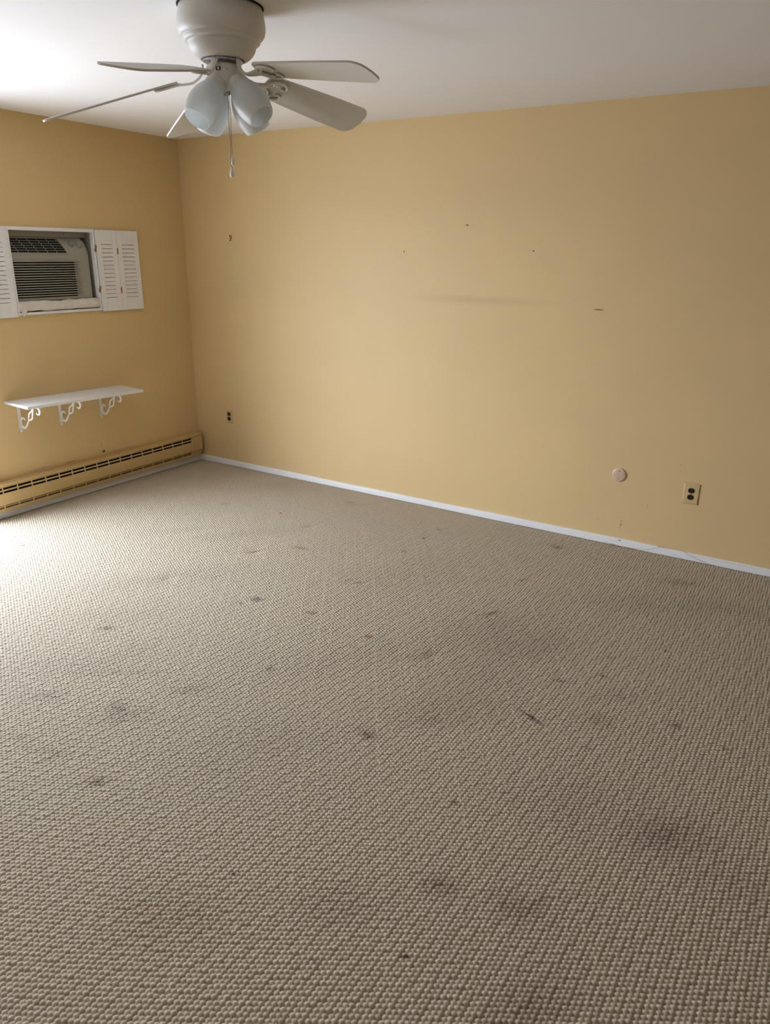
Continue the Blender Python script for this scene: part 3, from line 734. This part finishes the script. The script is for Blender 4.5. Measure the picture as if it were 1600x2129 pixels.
sw = link('switch_housing', lathe(P([(0, 2.275), (.040, 2.275), (.0400, 2.2685), (.0545, 2.2665), (.0570, 2.262), (.0575, 2.235), (.0570, 2.222), (.0525, 2.211), (.043, 2.203), (.030, 2.1985), (.022, 2.197), (.020, 2.1935), (.014, 2.191), (0, 2.1905)]), 64), M_fan, fan, smooth=True)
# reverse switch and screw hole facing the camera
ac_ = math.radians(313-18)
mt_ = Matrix.Translation((0, 0, 2.2485+ZO)) @ Matrix.Rotation(ac_, 4, 'Z')
bm = bmesh.new(); box(bm, (.0560, -.0085, -.0055), (.0585, .0085, .0055)); bmesh.ops.transform(bm, matrix=mt_, verts=bm.verts); rs_ = link('reverse_switch', bm, M_lag, fan)
bm = bmesh.new(); box(bm, (.0575, -.003, -.0035), (.0605, .004, .0035), .0005); bmesh.ops.transform(bm, matrix=mt_, verts=bm.verts); link('slider', bm, M_knobw, rs_)
bm = lathe([(.0016, 0), (.0016, .0008), (0, .0008)], 10, None, Matrix.Translation((0, 0, 2.2485+ZO)) @ Matrix.Rotation(math.radians(324), 4, 'Z') @ Matrix.Translation((.0572, 0, 0)) @ Matrix.Rotation(math.pi/2, 4, 'Y'))
link('screw_hole', bm, M_black, fan)
# blade (built once, local x = outward, y = across, z = up)
def blade_mesh():
    bm = bmesh.new(); R_, r0 = .6311, .165; pts = []
    wr, wt = .055, .0735
    def arc(cx, cy, rad, a0, a1, n=8): return [(cx+rad*math.cos(math.radians(a0+(a1-a0)*k/n)), cy+rad*math.sin(math.radians(a0+(a1-a0)*k/n))) for k in range(n+1)]
    c = .030
    pts += arc(r0+c, -wr+c, c, 180, 270)
    pts += [(.30, -wr-.0065), (.45, -wt+.004)]
    c2 = .045
    pts += arc(R_-c2-.004, -wt+c2, c2, 272, 350)
    pts += [(R_, 0)]
    pts += arc(R_-c2-.004, wt-c2, c2, 10, 88)
    pts += [(.45, wt-.004), (.30, wr+.0065)]
    pts += arc(r0+c, wr-c, c, 90, 180)
    prism(bm, pts, -.0030, .0030, lambda a, b_, d: (a, b_, d), bev=.0012)
    return bm
def arm_mesh():
    bm = bmesh.new()
    sweep(bm, [(.066, 0, .040), (.072, 0, .020), (.082, 0, -.002), (.098, 0, -.017), (.120, 0, -.0225), (.145, 0, -.0165), (.170, 0, -.0085), (.190, 0, -.0075)], .0115, .0045, (0, 1, 0), 10,
          taper=lambda s: 1.0)
    return bm
def arm_mesh2():
    bm = bmesh.new()
    path = [(.0655, 0, .030), (.0700, 0, .014), (.079, 0, .001), (.095, 0, -.009), (.116, 0, -.015), (.142, 0, -.013), (.165, 0, -.008)]
    P_ = catmull(path, 6); rings = []
    for i, p in enumerate(P_):
        T = (P_[min(i+1, len(P_)-1)]-P_[max(i-1, 0)]).normalized(); S_ = Vector((0, 1, 0)); U = S_.cross(T).normalized()
        s = i/(len(P_)-1); wv = .014-.006*math.sin(math.pi*min(1, s*1.25))+(.007*max(0, s-.75)/.25); tv = .0045
        ring = []
        for k in range(12):
            a = 2*math.pi*k/12; ring.append(bm.verts.new(p+S_*wv*math.copysign(abs(math.cos(a))**.7, math.cos(a))+U*tv*math.sin(a)))
        rings.append(ring)
    for a, b_ in zip(rings, rings[1:]):
        for j in range(12): bm.faces.new((a[j], a[(j+1) % 12], b_[(j+1) % 12], b_[j]))
    bm.faces.new(rings[0][::-1]); bm.faces.new(rings[-1])
    # scrolled cradle under the blade root
    zb = -.0078
    for s in (1, -1):
        sweep(bm, [(.160, 0, zb-.001), (.172, s*.018, zb), (.186, s*.034, zb), (.207, s*.044, zb), (.229, s*.043, zb), (.244, s*.033, zb), (.246, s*.020, zb), (.236, s*.014, zb), (.229, s*.020, zb)], .0058, .0048, (0, 0, 1), 8,
              taper=lambda q: 1.15-.45*q)
        sweep(bm, [(.165, 0, zb), (.182, s*.010, zb), (.193, s*.020, zb), (.190, s*.030, zb)], .005, .0045, (0, 0, 1), 8)
        lathe([(.0090, 0), (.0088, .002), (.0070, .0050), (.0035, .0068), (0, .0072)], 18, bm, Matrix.Translation((.205, s*.030, -.0060)) @ Matrix.Rotation(math.pi, 4, 'X'))
    return bm
bl0 = ar0 = None
AZ = [-2.29236487, 75.06274338, 150.93465788, 224.19281648, 284.32198484]
DR = [6.79104006, 8.79487655, 12.33572665, 17.19187975, 10.72978517]
PI_ = [-11.7320247, -26.0, -19.39555282, -11.17213781, -10.12701737]
for az_, dr_, pp in zip(AZ, DR, PI_):
    a, d_, p_ = map(math.radians, (az_, dr_, pp))
    Lv = Vector((math.cos(a)*math.cos(d_), math.sin(a)*math.cos(d_), -math.sin(d_))); hv = Vector((-math.sin(a), math.cos(a), 0)); uv = Lv.cross(hv)
    wv = hv*math.cos(p_)+uv*math.sin(p_); nv_ = Lv.cross(wv)
    mm = Matrix((Lv, wv, nv_)).transposed().to_4x4(); mm.translation = (0, 0, FZ+ZO)
    if bl0 is None:
        bl0 = link('blade', blade_mesh(), M_blade, fan, smooth=True); ar0 = link('blade_arm', arm_mesh2(), M_fan, fan, smooth=True); bl, ar = bl0, ar0
    else:
        bl = bl0.copy(); ar = ar0.copy(); C.objects.link(bl); C.objects.link(ar); bl.parent = fan; ar.parent = fan
    bl.matrix_local = mm; ar.matrix_local = mm
# lamps: fitter cup and tulip shade, four round the switch housing
def shade_prof():
    o_ = [(.0260, .0), (.0300, -.004), (.0370, -.016), (.0460, -.034), (.0530, -.054), (.0570, -.074), (.0580, -.092), (.0565, -.109), (.0530, -.125), (.0480, -.140), (.0440, -.149)]
    i_ = [(a-.0028, b_) for a, b_ in o_[::-1]]
    return o_+[(.0426, -.1505)]+i_
sh0 = cp0 = None
for az_, tl_, dz_ in ((266, 38, -.012), (2, 43, -.005), (74, 30, -.002), (168, 30, -.006)):
    a = math.radians(az_); tl = math.radians(tl_)
    base = Vector((.045*math.cos(a)+.0044, .045*math.sin(a)+.0041, 2.220+dz_+ZO))
    ax = Vector((math.sin(tl)*math.cos(a), math.sin(tl)*math.sin(a), -math.cos(tl)))      # outward and down
    zz = -ax; xx = Vector((-math.sin(a), math.cos(a), 0)); yy = zz.cross(xx)
    mm = Matrix((xx, yy, zz)).transposed().to_4x4(); mm.translation = base
    if sh0 is None:
        cp0 = link('shade_holder', lathe([(0, .030), (.018, .029), (.022, .018), (.024, .008), (.034, .004), (.0355, -.004), (.0360, -.019), (.0340, -.020), (.0325, -.006), (0, -.004)], 40), M_fan, fan, smooth=True)
        sh0 = link('lamp_shade', lathe(shade_prof(), 56), M_glass, fan, smooth='all'); cp, shd = cp0, sh0
    else:
        cp = cp0.copy(); shd = sh0.copy(); C.objects.link(cp); C.objects.link(shd); cp.parent = fan; shd.parent = fan
    cp.matrix_local = mm; m2 = mm.copy(); m2.translation = base+ax*.006; shd.matrix_local = m2
# pull chains (beads) with knobs
rt = Vector((math.cos(math.radians(43)), math.sin(math.radians(43)), 0))
def chain(lat, z0, z1, nm, kind):
    base = rt*lat; bm = bmesh.new(); z = z0; k = 0
    while z > z1:
        off = rt*(.0012*math.sin(z*40+lat*300)); bmesh.ops.create_icosphere(bm, subdivisions=1, radius=.0014, matrix=Matrix.Translation(base+off+Vector((0, 0, z+ZO)))); z -= .0036
    sweep(bm, [base+Vector((0, 0, z0+ZO)), base+Vector((0, 0, z1+ZO))], .0005, n=5, smooth=0)
    ch = link('pull_chain', bm, M_chain, fan)
    if kind == 'drop': pr = [(0, z1+.003), (.0018, z1+.002), (.0030, z1-.004), (.0062, z1-.016), (.0078, z1-.024), (.0068, z1-.030), (.0035, z1-.034), (0, z1-.035)]
    else: pr = [(0, z1+.002), (.0022, z1), (.0034, z1-.008), (.0058, z1-.026), (.0060, z1-.030), (.0046, z1-.033), (0, z1-.033)]
    kb = lathe(P(pr), 24, None); bmesh.ops.transform(kb, matrix=Matrix.Translation(base), verts=kb.verts)
    link('chain_knob', kb, M_knobw, ch, smooth='all')
link('chain_outlet', lathe(P([(0, 2.193), (.0065, 2.193), (.0065, 2.181), (.0045, 2.178), (0, 2.178)]), 16, None, Matrix.Translation(rt*.012)), M_steel, fan)
chain(.0095, 2.178, 1.952, 'a', 'drop')
chain(.0150, 2.178, 1.992, 'b', 'bell')
